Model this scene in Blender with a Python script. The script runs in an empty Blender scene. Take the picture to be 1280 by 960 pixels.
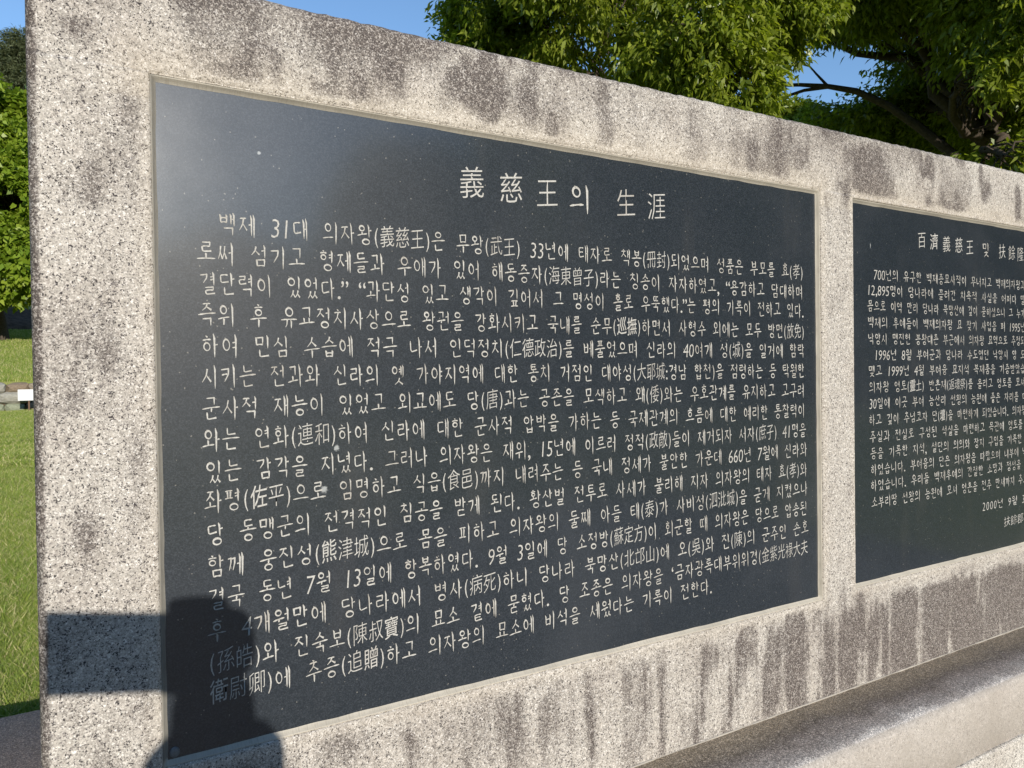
import bpy, bmesh, math, random
import numpy as np
from mathutils import Vector, Matrix
random.seed(7)
rng = np.random.default_rng(11)
SC = bpy.context.scene
COL = SC.collection

# ------------------------------------------------------------------ camera, sky, sun, exposure
F_PX = 962.0
YAW, PITCH, ROLL = 0.54811192, -0.01299756, -0.01349835
CAM = np.array([-0.10027438, -0.83078729, 0.383802])      # metres; wall front is the plane y = 0
def cam_axes():
    cy, sy = math.cos(YAW), math.sin(YAW); cp, sp = math.cos(PITCH), math.sin(PITCH); cr, sr = math.cos(ROLL), math.sin(ROLL)
    fw = np.array([sy*cp, cy*cp, sp]); rt = np.array([cy, -sy, 0.0]); up = np.cross(rt, fw)
    return cr*rt + sr*up, -sr*rt + cr*up, fw
RT, UP, FW = cam_axes()
def ray(px, py):
    return FW + RT*(px-640)/F_PX - UP*(py-480)/F_PX
def on_wall(px, py, y=0.0):
    v = ray(px, py); t = (y-CAM[1])/v[1]; return CAM + t*v
def at(px, py, Y):
    return Vector(on_wall(px, py, Y))
cd = bpy.data.cameras.new('camera'); cam = bpy.data.objects.new('camera', cd); COL.objects.link(cam)
cd.sensor_width = 36; cd.lens = F_PX*36/1280; cd.clip_start = 0.01; cd.clip_end = 2000
cam.matrix_world = Matrix(((RT[0], UP[0], -FW[0], CAM[0]), (RT[1], UP[1], -FW[1], CAM[1]), (RT[2], UP[2], -FW[2], CAM[2]), (0, 0, 0, 1)))
SC.camera = cam

SUN_DIR = Vector((-0.026, -0.964, 0.268)).normalized()          # towards the sun: low, behind the photographer
SUN_EL = math.asin(SUN_DIR.z)
w = bpy.data.worlds.new('World'); SC.world = w; w.use_nodes = True
nt = w.node_tree; bg = nt.nodes['Background']; sk = nt.nodes.new('ShaderNodeTexSky')
sk.sky_type = 'NISHITA'; sk.sun_disc = False; sk.sun_elevation = SUN_EL
sk.sun_rotation = math.atan2(SUN_DIR.x, SUN_DIR.y)
sk.air_density = 1.0; sk.dust_density = 0.0; sk.ozone_density = 3.5
nt.links.new(sk.outputs[0], bg.inputs[0]); bg.inputs[1].default_value = 0.15
sl = bpy.data.lights.new('sun', 'SUN'); sl.energy = 3.85; sl.angle = math.radians(0.53); sl.color = (1.0, 0.93, 0.83)
so = bpy.data.objects.new('sun', sl); COL.objects.link(so); so.rotation_euler = SUN_DIR.to_track_quat('Z', 'Y').to_euler()
vs = SC.view_settings; vs.view_transform = 'Standard'; vs.look = 'None'; vs.exposure = 0.38; vs.gamma = 1.0; vs.use_curve_mapping = False

# ------------------------------------------------------------------ helpers
def link(o, parent=None):
    COL.objects.link(o)
    if parent: o.parent = parent
    return o
def empty(name, loc=(0, 0, 0)):
    o = bpy.data.objects.new(name, None); o.empty_display_size = 0.1; o.location = loc; return link(o)
def tag(o, label=None, cat=None, group=None, kind=None):
    if label: o['label'] = label
    if cat: o['category'] = cat
    if group: o['group'] = group
    if kind: o['kind'] = kind
    return o
def mesh_np(name, V, Fq, mat, parent=None, smooth=False, attrs=None):
    """V (n,3); Fq (m,3) or (m,4) index array"""
    V = np.asarray(V, np.float32); Fq = np.asarray(Fq, np.int32)
    me = bpy.data.meshes.new(name); k = Fq.shape[1]
    me.vertices.add(len(V)); me.vertices.foreach_set('co', V.ravel())
    me.loops.add(Fq.size); me.loops.foreach_set('vertex_index', Fq.ravel())
    me.polygons.add(len(Fq)); me.polygons.foreach_set('loop_start', np.arange(0, Fq.size, k, dtype=np.int32))
    me.polygons.foreach_set('loop_total', np.full(len(Fq), k, np.int32))
    me.update(calc_edges=True)
    if smooth: me.polygons.foreach_set('use_smooth', np.ones(len(Fq), bool))
    if attrs:
        for an, av in attrs.items():
            a = me.attributes.new(an, 'FLOAT', 'POINT'); a.data.foreach_set('value', np.asarray(av, np.float32))
    if mat: me.materials.append(mat)
    o = bpy.data.objects.new(name, me)
    return link(o, parent)
def from_bm(name, bm, mat, parent=None, smooth=False):
    me = bpy.data.meshes.new(name); bm.to_mesh(me); bm.free()
    if smooth:
        for p in me.polygons: p.use_smooth = True
    if mat: me.materials.append(mat)
    return link(bpy.data.objects.new(name, me), parent)
def box_bm(bm, x0, x1, y0, y1, z0, z1, bev=0.0, seg=2):
    r = bmesh.ops.create_cube(bm, size=1)
    for v in r['verts']:
        v.co = Vector((x0+(v.co.x+.5)*(x1-x0), y0+(v.co.y+.5)*(y1-y0), z0+(v.co.z+.5)*(z1-z0)))
    if bev > 0:
        es = list({e for v in r['verts'] for e in v.link_edges})
        bmesh.ops.bevel(bm, geom=es, offset=bev, segments=seg, affect='EDGES', profile=0.6)
def tube(pts, rads, n=8):
    """tube along points -> (V, F quads)"""
    P = [Vector(p) for p in pts]; V = []; F = []
    for i, p in enumerate(P):
        d = (P[min(i+1, len(P)-1)] - P[max(i-1, 0)]).normalized()
        a = d.cross(Vector((0.13, 0.99, 0.07))); a = a.normalized() if a.length > 1e-3 else Vector((1, 0, 0)); b = d.cross(a)
        for k in range(n):
            t = 2*math.pi*k/n; V.append(p + (a*math.cos(t)+b*math.sin(t))*rads[i])
    for i in range(len(P)-1):
        for k in range(n):
            F.append((i*n+k, i*n+(k+1) % n, (i+1)*n+(k+1) % n, (i+1)*n+k))
    return np.array([tuple(v) for v in V]), np.array(F)
def merge(parts):
    Vs, Fs, off = [], [], 0
    for V, Fq in parts:
        Vs.append(V); Fs.append(Fq+off); off += len(V)
    return np.concatenate(Vs), np.concatenate(Fs)
_tab = rng.random((64, 64, 64))
def vnoise(x, y, z=0.0):
    x = np.asarray(x, float); y = np.asarray(y, float); z = np.zeros_like(x)+z
    xi, yi, zi = np.floor(x).astype(int), np.floor(y).astype(int), np.floor(z).astype(int)
    fx, fy, fz = x-xi, y-yi, z-zi
    fx, fy, fz = [t*t*(3-2*t) for t in (fx, fy, fz)]
    def T(a, b, c): return _tab[(xi+a) % 64, (yi+b) % 64, (zi+c) % 64]
    def L(a, b, t): return a+(b-a)*t
    return L(L(L(T(0,0,0), T(1,0,0), fx), L(T(0,1,0), T(1,1,0), fx), fy), L(L(T(0,0,1), T(1,0,1), fx), L(T(0,1,1), T(1,1,1), fx), fy), fz)
def fbm(x, y, z=0.0, o=4):
    s = 0; a = .5; t = 0
    for i in range(o):
        s = s+a*vnoise(np.asarray(x)*2**i+7*i, np.asarray(y)*2**i+3*i, np.asarray(z)*2**i); t += a; a *= .5
    return s/t

# ------------------------------------------------------------------ material helpers
class M:
    def __init__(s, name):
        s.m = bpy.data.materials.new(name); s.m.use_nodes = True; s.t = s.m.node_tree; s.b = s.t.nodes['Principled BSDF']
        s.out = s.t.nodes['Material Output']; s._oc = None
    def n(s, typ, **kw):
        nd = s.t.nodes.new(typ)
        for k, v in kw.items(): setattr(nd, k, v)
        return nd
    def l(s, a, b): s.t.links.new(a, b)
    def oc(s):
        if not s._oc: s._oc = s.n('ShaderNodeTexCoord').outputs['Object']
        return s._oc
    def mapping(s, scale, loc=(0, 0, 0)):
        mp = s.n('ShaderNodeMapping'); s.l(s.oc(), mp.inputs[0]); mp.inputs['Scale'].default_value = scale; mp.inputs['Location'].default_value = loc
        return mp.outputs[0]
    def noise(s, scale, detail=4, rough=.6, vec=None, dist=0):
        nd = s.n('ShaderNodeTexNoise'); s.l(vec or s.oc(), nd.inputs['Vector']); nd.inputs['Scale'].default_value = scale
        nd.inputs['Detail'].default_value = detail; nd.inputs['Roughness'].default_value = rough; nd.inputs['Distortion'].default_value = dist
        return nd.outputs['Fac']
    def vor(s, scale, out='Color', vec=None, rnd=1.0):
        nd = s.n('ShaderNodeTexVoronoi'); s.l(vec or s.oc(), nd.inputs['Vector']); nd.inputs['Scale'].default_value = scale
        nd.inputs['Randomness'].default_value = rnd
        return nd.outputs[out]
    def ramp(s, fac, stops, interp='LINEAR'):
        r = s.n('ShaderNodeValToRGB'); r.color_ramp.interpolation = interp
        e = r.color_ramp.elements
        while len(e) < len(stops): e.new(.5)
        for el, (p, c) in zip(e, stops):
            el.position = p; el.color = (*c, 1) if len(c) == 3 else c
        s.l(fac, r.inputs[0]); return r.outputs[0]
    def sramp(s, fac, a, b, va=0.0, vb=1.0):
        r = s.n('ShaderNodeMapRange'); r.interpolation_type = 'SMOOTHSTEP'; s.l(fac, r.inputs[0])
        for i, v in enumerate((a, b, va, vb)): r.inputs[i+1].default_value = v
        return r.outputs[0]
    def mix(s, fac, a, b, mode='MIX'):
        nd = s.n('ShaderNodeMix', data_type='RGBA', blend_type=mode)
        for sock, v in ((nd.inputs[0], fac), (nd.inputs[6], a), (nd.inputs[7], b)):
            if hasattr(v, 'links'): s.l(v, sock)
            elif isinstance(v, (int, float)): sock.default_value = v
            else: sock.default_value = (*v, 1)
        return nd.outputs[2]
    def math(s, op, a, b=0.0):
        nd = s.n('ShaderNodeMath', operation=op)
        for i, v in enumerate((a, b)):
            if hasattr(v, 'links'): s.l(v, nd.inputs[i])
            else: nd.inputs[i].default_value = v
        return nd.outputs[0]
    def attr(s, name):
        a = s.n('ShaderNodeAttribute'); a.attribute_name = name; return a.outputs['Fac']
    def sep(s, col, ch=0):
        nd = s.n('ShaderNodeSeparateColor'); s.l(col, nd.inputs[0]); return nd.outputs[ch]
    def bump(s, h, strength, dist=0.001):
        b = s.n('ShaderNodeBump'); s.l(h, b.inputs['Height']); b.inputs['Strength'].default_value = strength; b.inputs['Distance'].default_value = dist
        s.l(b.outputs[0], s.b.inputs['Normal'])
    def set(s, col=None, rough=None, spec=None, **kw):
        if col is not None:
            if hasattr(col, 'links'): s.l(col, s.b.inputs['Base Color'])
            else: s.b.inputs['Base Color'].default_value = (*col, 1)
        if rough is not None:
            if hasattr(rough, 'links'): s.l(rough, s.b.inputs['Roughness'])
            else: s.b.inputs['Roughness'].default_value = rough
        if spec is not None: s.b.inputs['Specular IOR Level'].default_value = spec
        return s.m

def granite(name, base=(.50, .468, .42), stain_mode='attr'):
    m = M(name)
    wv = m.n('ShaderNodeTexNoise'); m.l(m.oc(), wv.inputs['Vector']); wv.inputs['Scale'].default_value = 420; wv.inputs['Detail'].default_value = 2
    vm = m.n('ShaderNodeVectorMath', operation='MULTIPLY_ADD'); m.l(wv.outputs['Color'], vm.inputs[0]); vm.inputs[1].default_value = (.0042, .0042, .0042); m.l(m.oc(), vm.inputs[2]); wc = vm.outputs[0]
    g1 = m.sep(m.vor(820, vec=wc), 0); g2 = m.sep(m.vor(860, vec=wc), 1); g3 = m.sep(m.vor(380, vec=wc), 2)
    n1_ = m.noise(430, 3, .6); n2_ = m.noise(150, 3, .6); wob = m.noise(170, 2)
    lum = m.math('ADD', m.math('MULTIPLY', g1, .50), m.math('ADD', m.math('MULTIPLY', n1_, .65), m.math('MULTIPLY', m.math('SUBTRACT', n2_, .5), .45)))
    cols = m.ramp(lum, [(.28, tuple(v*.55 for v in base)), (.45, tuple(v*.82 for v in base)), (.60, base), (.74, tuple(v*1.22 for v in base)), (.9, (.88, .86, .82))])
    pink = m.sramp(g3, .60, .85); cols = m.mix(m.math('MULTIPLY', pink, .22), cols, (.42, .37, .32))
    dk = m.sramp(m.math('ADD', g2, m.math('MULTIPLY', m.math('SUBTRACT', wob, .5), 1.2)), .84, .94)
    cols = m.mix(m.math('MULTIPLY', dk, .95), cols, (.028, .024, .028))
    dk2 = m.sramp(m.math('ADD', g3, m.math('MULTIPLY', m.math('SUBTRACT', n1_, .5), .8)), .97, 1.02); cols = m.mix(m.math('MULTIPLY', dk2, .75), cols, (.10, .09, .095))
    big = m.noise(5, 6, .7); cols = m.mix(m.sramp(big, .38, .68, 0, .55), cols, m.mix(1, cols, (.72, .68, .66), 'MULTIPLY'))
    if stain_mode == 'attr':
        st = m.attr('stain'); cr = m.attr('cream')
        cols = m.mix(m.math('MULTIPLY', cr, .45), cols, m.mix(.45, (.66, .57, .43), cols))
        gn = m.noise(420, 4, .8); sp = m.sramp(m.math('ADD', st, m.math('MULTIPLY', m.math('SUBTRACT', gn, .5), 1.35)), .10, .80)
        keepw = m.sramp(lum, .62, .72, 1, .55); cols = m.mix(m.math('MULTIPLY', m.math('MULTIPLY', sp, keepw), .9), cols, m.ramp(g1, [(0, (.035, .028, .026)), (.6, (.088, .070, .064)), (1, (.18, .15, .138))]))
    elif stain_mode == 'ledge':
        sx = m.n('ShaderNodeSeparateXYZ'); m.l(m.oc(), sx.inputs[0])
        n1 = m.noise(11, 7, .72); yy = m.math('ADD', sx.outputs[1], m.math('MULTIPLY', m.math('SUBTRACT', n1, .5), .10))
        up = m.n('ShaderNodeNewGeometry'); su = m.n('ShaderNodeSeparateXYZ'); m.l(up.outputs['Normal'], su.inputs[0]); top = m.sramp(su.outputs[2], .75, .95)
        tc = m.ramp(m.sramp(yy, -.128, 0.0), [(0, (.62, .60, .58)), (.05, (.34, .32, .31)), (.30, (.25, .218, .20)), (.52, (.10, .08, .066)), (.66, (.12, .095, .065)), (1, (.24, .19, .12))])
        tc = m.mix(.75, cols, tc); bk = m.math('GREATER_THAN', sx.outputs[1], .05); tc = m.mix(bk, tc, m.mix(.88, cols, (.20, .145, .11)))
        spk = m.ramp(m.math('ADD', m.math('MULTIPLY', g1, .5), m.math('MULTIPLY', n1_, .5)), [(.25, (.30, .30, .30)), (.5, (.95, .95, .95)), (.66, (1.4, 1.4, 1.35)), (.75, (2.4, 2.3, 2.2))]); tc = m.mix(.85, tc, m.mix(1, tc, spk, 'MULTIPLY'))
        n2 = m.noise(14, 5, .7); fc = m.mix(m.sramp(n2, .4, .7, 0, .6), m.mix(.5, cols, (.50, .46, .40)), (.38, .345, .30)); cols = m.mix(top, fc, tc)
    m.bump(m.math('ADD', m.math('MULTIPLY', g1, .7), m.noise(500, 3, .7)), .55, .0009)
    m.set(cols, m.sramp(g2, 0, 1, .55, .85), .35)
    return m.m
MAT_FRAME = granite('speckled_granite')
MAT_LEDGE = granite('ledge_granite', (.46, .42, .39), 'ledge')

MAT_LOWER = granite('pale_lower_granite', (.60, .57, .51), 'plain')
def mat_panel():
    m = M('honed_black_granite')
    g = m.sep(m.vor(900), 0); g2 = m.sep(m.vor(420), 1)
    n = m.noise(600, 3, .8)
    c = m.ramp(m.math('ADD', m.math('MULTIPLY', g, .5), m.math('MULTIPLY', n, .5)), [(0, (.007, .010, .015)), (.45, (.015, .021, .028)), (.75, (.033, .040, .050)), (1, (.10, .11, .115))])
    c = m.mix(m.math('GREATER_THAN', m.sep(m.vor(800), 2), .998), c, (.17, .165, .15))
    big = m.noise(3.2, 6, .6, dist=.6)
    c = m.mix(m.sramp(big, .5, .75, 0, .30), c, (.060, .066, .075))
    st = m.noise(1, 4, .6, vec=m.mapping((9, 9, 2.2)))
    c = m.mix(m.sramp(st, .56, .75, 0, .18), c, (.09, .085, .08))
    # bird-dropping like smears on the stone
    for (sx, sz, r, k) in PSM:
        mp = m.mapping((1/r, 0, 1/(r*k)), (-sx/r, 0, -sz/(r*k))); ln = m.n('ShaderNodeVectorMath', operation='LENGTH'); m.l(mp, ln.inputs[0])
        dd = m.math('ADD', ln.outputs['Value'], m.math('MULTIPLY', m.math('SUBTRACT', m.noise(260, 3, .7), .5), 1.6))
        c = m.mix(m.sramp(dd, 1.0, .35, 0, .75), c, (.42, .44, .44))
    rg = m.sramp(m.noise(5, 5, .6), .3, .7, .36, .46)
    m.b.inputs['Coat Weight'].default_value = 1.0; m.b.inputs['Coat IOR'].default_value = 1.55; m.b.inputs['Coat Roughness'].default_value = .11
    m.bump(m.math('ADD', g, n), .10, .0003)
    m.set(c, rg, .27); return m.m
PSM = [tuple(on_wall(405, 612, .008)[[0, 2]])+(.005, 1.0), tuple(on_wall(421, 560, .008)[[0, 2]])+(.004, 1.0), tuple(on_wall(324, 191, .008)[[0, 2]])+(.0025, 1.0),
       tuple(on_wall(1088, 307, .008)[[0, 2]])+(.0012, 5), tuple(on_wall(863, 512, .008)[[0, 2]])+(.003, 1.2)]
MAT_PANEL = mat_panel()
def mat_text():
    m = M('cut_letter_white'); n = m.noise(380, 5, .8); n2 = m.noise(22, 5, .7)
    c = m.ramp(n, [(0, (.18, .175, .165)), (.4, (.38, .372, .345)), (.62, (.56, .55, .515)), (1, (.76, .75, .71))])
    c = m.mix(m.sramp(n2, .48, .68, 0, .55), c, (.30, .275, .24)); m.bump(n, .6, .0006)
    return m.set(c, .75, .2)
MAT_TEXT = mat_text()
def mat_seal():
    m = M('aged_mortar_joint'); n = m.noise(14, 5, .6, vec=m.mapping((1, 1, 1))); n2 = m.noise(900, 2)
    c = m.ramp(n, [(.2, (.30, .275, .23)), (.5, (.42, .39, .335)), (.8, (.52, .485, .42))]); c = m.mix(m.sramp(n2, .4, .8, 0, .3), c, (.25, .23, .2)); c = m.mix(.3, c, (.36, .355, .34)); sk_ = m.noise(1, 4, .6, vec=m.mapping((700, 60, 60))); c = m.mix(m.sramp(sk_, .45, .7, 0, .35), c, (.2, .18, .15))
    c = m.mix(1, c, m.ramp(m.attr('side'), [(0, (.62, .62, .60)), (.5, (1.1, 1.08, 1.02)), (1, (1.2, 1.18, 1.12))]), 'MULTIPLY')  # per-side tone puts the slopes' shading into the joint colour
    m.bump(n2, .3, .0005); return m.set(c, .6, .3)
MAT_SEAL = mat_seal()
def simple(name, col, rough=.7, spec=.3, var=.25, sc=20, bump=.0):
    m = M(name); n = m.noise(sc, 5, .65)
    c = m.ramp(n, [(.25, tuple(v*(1-var) for v in col)), (.5, col), (.75, tuple(min(1, v*(1+var)) for v in col))])
    if bump: m.bump(n, bump, .01)
    return m.set(c, rough, spec)
def leafmat(name, a, b, c, trans=.35, spec=.45, rough=.45):
    m = M(name); v = m.attr('var'); col = m.ramp(v, [(0, a), (.5, b), (1, c)])
    m.set(col, rough, spec)
    t = m.n('ShaderNodeBsdfTranslucent'); m.l(m.mix(1, col, (1.3, 1.35, .55), 'MULTIPLY'), t.inputs[0])
    mx = m.n('ShaderNodeMixShader'); mx.inputs[0].default_value = trans; m.l(m.b.outputs[0], mx.inputs[1]); m.l(t.outputs[0], mx.inputs[2]); m.l(mx.outputs[0], m.out.inputs[0])
    return m.m
MAT_BARK = simple('rough_grey_bark', (.085, .068, .052), .9, .1, .5, 30, .6)
MAT_LEAF = leafmat('broadleaf_green', (.12, .17, .02), (.24, .30, .035), (.38, .42, .06), .48, .6, .36)
MAT_LEAF2 = leafmat('maple_green', (.12, .20, .015), (.22, .31, .026), (.33, .40, .05))
MAT_PINE = leafmat('pine_needles', (.07, .09, .045), (.11, .13, .06), (.16, .175, .085), .2, .3, .6)
MAT_GRASS = leafmat('lawn_blades', (.19, .28, .05), (.33, .39, .08), (.66, .58, .32), .3, .3, .6)

# ------------------------------------------------------------------ the setting: ground, paving, terrace
def mat_ground():
    m = M('lawn_soil'); n = m.noise(1.3, 6, .7); n2 = m.noise(45, 4, .7)
    c = m.ramp(n, [(.3, (.20, .26, .05)), (.5, (.29, .32, .08)), (.68, (.36, .33, .14))]); c = m.mix(m.sramp(n2, .4, .7, 0, .7), c, (.08, .10, .025))
    m.bump(n2, .8, .02); return m.set(c, .95, .1)
MAT_GROUND = mat_ground()
GZ = -0.295
def ground_z(x, y):
    """lawn behind is flat to the low stone wall at y=18.6, then a terrace that climbs into the wood"""
    return np.where(y < 18.9, GZ-.14*np.clip((.4-y)/.5, 0, 1), .34 + np.clip((y-18.9)/11.5, 0, 1)**1.1*1.75 + np.clip((y-31)/60, 0, 1)*9)
ys = np.concatenate([np.linspace(-300, -12, 14), np.linspace(-10, -.6, 8), [-.1, 0, .1, .2, .3, .4], np.linspace(1, 18.5, 24), [18.899, 18.901], np.linspace(19.5, 60, 50), np.linspace(70, 900, 16)])
xs = np.concatenate([np.linspace(-900, -40, 10), np.linspace(-36, 60, 60), np.linspace(70, 900, 10)])
gx, gy = np.meshgrid(xs, ys); gz = ground_z(gx, gy) + np.where(gy > 19.5, (fbm(gx*.35, gy*.35)-.5)*.35, 0)
nx, ny = len(xs), len(ys); idx = np.arange(nx*ny).reshape(ny, nx)
Fg = np.stack([idx[:-1, :-1], idx[:-1, 1:], idx[1:, 1:], idx[1:, :-1]], -1).reshape(-1, 4)
tag(mesh_np('ground', np.stack([gx, gy, gz], -1).reshape(-1, 3), Fg, MAT_GROUND, smooth=True), kind='structure')
# paving in front: slabs as pieces
MAT_PAVE = simple('pale_paving_stone', (.24, .225, .205), .85, .2, .18, 120, .25)
bm = bmesh.new(); box_bm(bm, -2.0, 3.2, -3.0, -.150, -.46, -.4065)
pave = tag(from_bm('pavement', bm, simple('paving_joint', (.16, .145, .12), .9)), kind='structure')
bm = bmesh.new(); box_bm(bm, 0, .592, 0, .392, -.05, 0, .004, 1); slab_me = bpy.data.meshes.new('paving_slab'); bm.to_mesh(slab_me); bm.free(); slab_me.materials.append(MAT_PAVE)
for j in range(7):
    for i in range(9):
        x0 = -2.0+i*.6-(.3 if j % 2 else 0)
        if x0 < -2.01 or x0 > 2.65: continue
        o = bpy.data.objects.new('paving_slab', slab_me); o.location = (x0, -.15-.396*(j+1), -.40+random.uniform(-.0015, .001)); link(o, pave)

# grass blades on the near lawn
def blades(name, n, xf, yf, hmin, hmax, wd, parent=None, zf=None):
    x, y = xf(n), yf(n); x = x(y) if callable(x) else x
    keep = ~((x > -.26) & (x < 2.5) & (y > -.2) & (y < .715)); x, y = x[keep], y[keep]; n = len(x)
    z = zf(x, y) if zf else np.full(n, GZ)
    h = rng.uniform(hmin, hmax, n)*(.6+.8*fbm(x*3, y*3)); a = rng.uniform(0, 2*np.pi, n); ln = rng.uniform(.15, 1.0, n)*h; b = rng.uniform(0, 2*np.pi, n)
    wx, wy = np.cos(a)*wd*.5, np.sin(a)*wd*.5; lx, ly = np.cos(b)*ln, np.sin(b)*ln
    P0 = np.stack([x-wx, y-wy, z-.01], -1); P1 = np.stack([x+wx, y+wy, z-.01], -1)
    P2 = np.stack([x+wx*.8+lx*.35, y+wy*.8+ly*.35, z+h*.6], -1); P3 = np.stack([x-wx*.8+lx*.35, y-wy*.8+ly*.35, z+h*.6], -1)
    P4 = np.stack([x+lx, y+ly, z+h*.95], -1)
    V = np.stack([P0, P1, P2, P3, P4], 1).reshape(-1, 3); k = np.arange(n)*5
    T = np.concatenate([np.stack([k, k+1, k+2], -1), np.stack([k, k+2, k+3], -1), np.stack([k+3, k+2, k+4], -1)])
    dry = np.where(rng.random(n) < .22, rng.uniform(.75, 1, n), rng.uniform(0, .55, n)*(.4+fbm(x*2, y*2)))
    return tag(mesh_np(name, V, T, MAT_GRASS, parent, attrs={'var': np.repeat(dry, 5)}), 'mown green lawn with dry blades behind the stone monument', 'grass', kind='stuff')
blades('lawn_grass', 150000, lambda n: (lambda y: -.08-rng.random(n)**1.3*(.28+.10*(y-.7))), lambda n: .716+rng.random(n)**1.6*7.0, .025, .062, .0035)
blades('lawn_grass', 170000, lambda n: rng.uniform(-4.0, 7.0, n), lambda n: .3+rng.random(n)**1.3*9.0, .03, .07, .006)
blades('lawn_grass', 90000, lambda n: (lambda y: -.15-rng.random(n)*(.5+.07*y)), lambda n: rng.uniform(6, 18.4, n), .03, .09, .009)
blades('terrace_grass', 60000, lambda n: (lambda y: -.2-rng.random(n)*(1+.08*y)), lambda n: rng.uniform(19.1, 31, n), .03, .10, .012, zf=ground_z)['label'] = 'sunlit sloping lawn above the low stone wall'

# ------------------------------------------------------------------ the monument
PX0, PX1, PZ0, PZ1 = 0.0, 1.0128, 0.0, 0.68             # first panel
QX0, QX1, QZ0, QZ1 = 1.110, 2.123, 0.006, 0.676        # second panel
PY = 0.008; SEAL = 0.0044
mon = tag(empty('stone_monument', (1.0, .2, -.30)), 'long speckled granite memorial wall framing two black engraved panels on a ledge', 'monument')
def child(o):                                            # keep world placement under the monument
    o.parent = mon; o.matrix_parent_inverse = Matrix.Translation(-mon.location); return o
XL, XR, ZB = -.1075, 2.232, -.17
holes = [(PX0-SEAL, PX1+SEAL, PZ0-SEAL, PZ1+SEAL), (QX0-SEAL, QX1+SEAL, QZ0-SEAL, QZ1+SEAL)]
def lines(marks, step):
    out = []
    for a, b in zip(marks[:-1], marks[1:]):
        k = max(1, int(round((b-a)/step))); out += list(np.linspace(a, b, k+1)[:-1])
    return np.array(out+[marks[-1]])
ch = [0, .0012, .003, .006, .0095]                       # rounded outer arris
xm = sorted([XL+c for c in ch]+[XR-c for c in ch]+[h[0]-c for h in holes for c in (0, .0015, .004)]+[h[1]+c for h in holes for c in (0, .0015, .004)])
ZT = .787
zm = sorted([ZB]+[ZT-c for c in ch]+[h[2]-c for h in holes for c in (0, .0015, .004)]+[h[3]+c for h in holes for c in (0, .0015, .004)])
X = lines(xm, .005); Z = lines(zm, .005)
gx, gz = np.meshgrid(X, Z); nx, nz = len(X), len(Z)
d_out = np.minimum(np.minimum(gx-XL, XR-gx), ZT-gz)
d_out_n = d_out+(vnoise(gx*120, gz*120)-.5)*.0022*(d_out < .008)
y = np.where(d_out_n < .0095, .0095-np.sqrt(np.clip(.0095**2-(.0095-np.clip(d_out_n, 0, .0095))**2, 0, 1)), 0)
dh = np.full_like(gx, 9.)
for h in holes:
    dx = np.maximum(np.maximum(h[0]-gx, gx-h[1]), 0); dz = np.maximum(np.maximum(h[2]-gz, gz-h[3]), 0); dh = np.minimum(dh, np.hypot(dx, dz))
y = y+np.where(dh < .004, (.004-dh)**2/.004*.6, 0)
y = y+(fbm(gx*60, gz*60, 1.0, 3)-.5)*.0010*(d_out > .0001)
zz = gz+.0085*(gx-.4)*np.clip((gz-.70)/.08, 0, 1)        # the top edge rises a little to the right
# stains, measured in the photograph, kept as a mask on the stone
ST = [(553,62,655,150,.95),(350,15,388,52,.75),(430,78,462,138,.75),(350,80,380,106,.45),(95,130,190,270,.35),(62,5,120,62,.5),(140,80,182,225,.42),
      (295,55,385,125,.42),(215,0,300,80,.42),(80,645,112,700,.5),(68,785,84,860,.85),(100,430,180,640,.22),(1060,184,1112,244,.85),(1153,203,1169,268,.95),
      (1188,232,1198,252,.65),(1224,212,1242,250,.55),(1268,232,1277,292,.85),(1019,232,1035,268,.6),(1096,198,1104,240,.6),(880,150,930,200,.35),(800,125,850,165,.32),
      (585,850,745,960,.62),(770,830,836,965,.68),(848,886,868,945,.75),(876,798,906,850,.5),(958,780,1004,905,1.0),(936,778,962,815,.7),(912,795,932,900,.55),
      (520,880,620,945,.35),(640,845,690,880,.6),(700,850,830,900,.3),(1024,715,1078,960,.78),(1082,742,1135,800,.75),(1120,735,1400,900,.95),(1085,755,1130,900,.5),(1200,722,1420,760,.7),
      (240,20,262,60,.5),(120,300,150,420,.3),(390,20,430,70,.3),(470,60,500,120,.3),(700,90,760,140,.25),(930,170,1020,215,.4),(990,175,1005,215,.5),(90,880,180,960,.25),(330,905,470,960,.38)]
stain = np.zeros_like(gx); st2 = fbm(gx*42, zz*3.2, 3.0, 4)*.6+fbm(gx*120, zz*9, 6.0, 3)*.4; sfine = fbm(gx*30, zz*22, 12.0, 4)
nz1 = fbm(gx*34, zz*7, 2.0, 4)-.5; nz2 = fbm(gx*16, zz*16, 5.0, 4)-.5; strk = fbm(gx*75, zz*5, 9.0, 3); nz3 = fbm(gx*60, zz*34, 4.0, 3)-.5
for (a, b, c, d, s) in ST:
    p0 = on_wall(a, b); p1 = on_wall(c, d); pm0 = on_wall((a+c)/2, b)[2]; pm1 = on_wall((a+c)/2, d)[2]; x0, x1 = p0[0], p1[0]; z1, z0 = max(pm0, pm1), min(pm0, pm1)
    hx, hz = (x1-x0)/2, (z1-z0)/2; cx, cz = (x0+x1)/2, (z0+z1)/2
    ux = np.abs(gx-cx)/hx; uz = np.abs(zz-cz)/hz; u = np.maximum(ux, uz)*.6+np.hypot(ux, uz)*.4
    soft = 1-np.clip((u+nz1*1.5+nz2*1.0+nz3*1.0-.30)/1.35, 0, 1); soft = soft*soft*(3-2*soft)
    brk = np.clip((st2*.8+sfine*.2-.33)/.30, 0, 1) if b > 700 and c > 500 else np.clip((sfine*.6+st2*.4-.33)/.22, 0, 1)
    fade = 1-.55*np.clip((z1-.02-zz)/max(z1-z0, .01), 0, 1)**2 if d-b > 30 else 1
    stain = np.maximum(stain, soft*s*1.15*brk*fade)
low = np.clip((-.012-gz)/.03, 0, 1)
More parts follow.
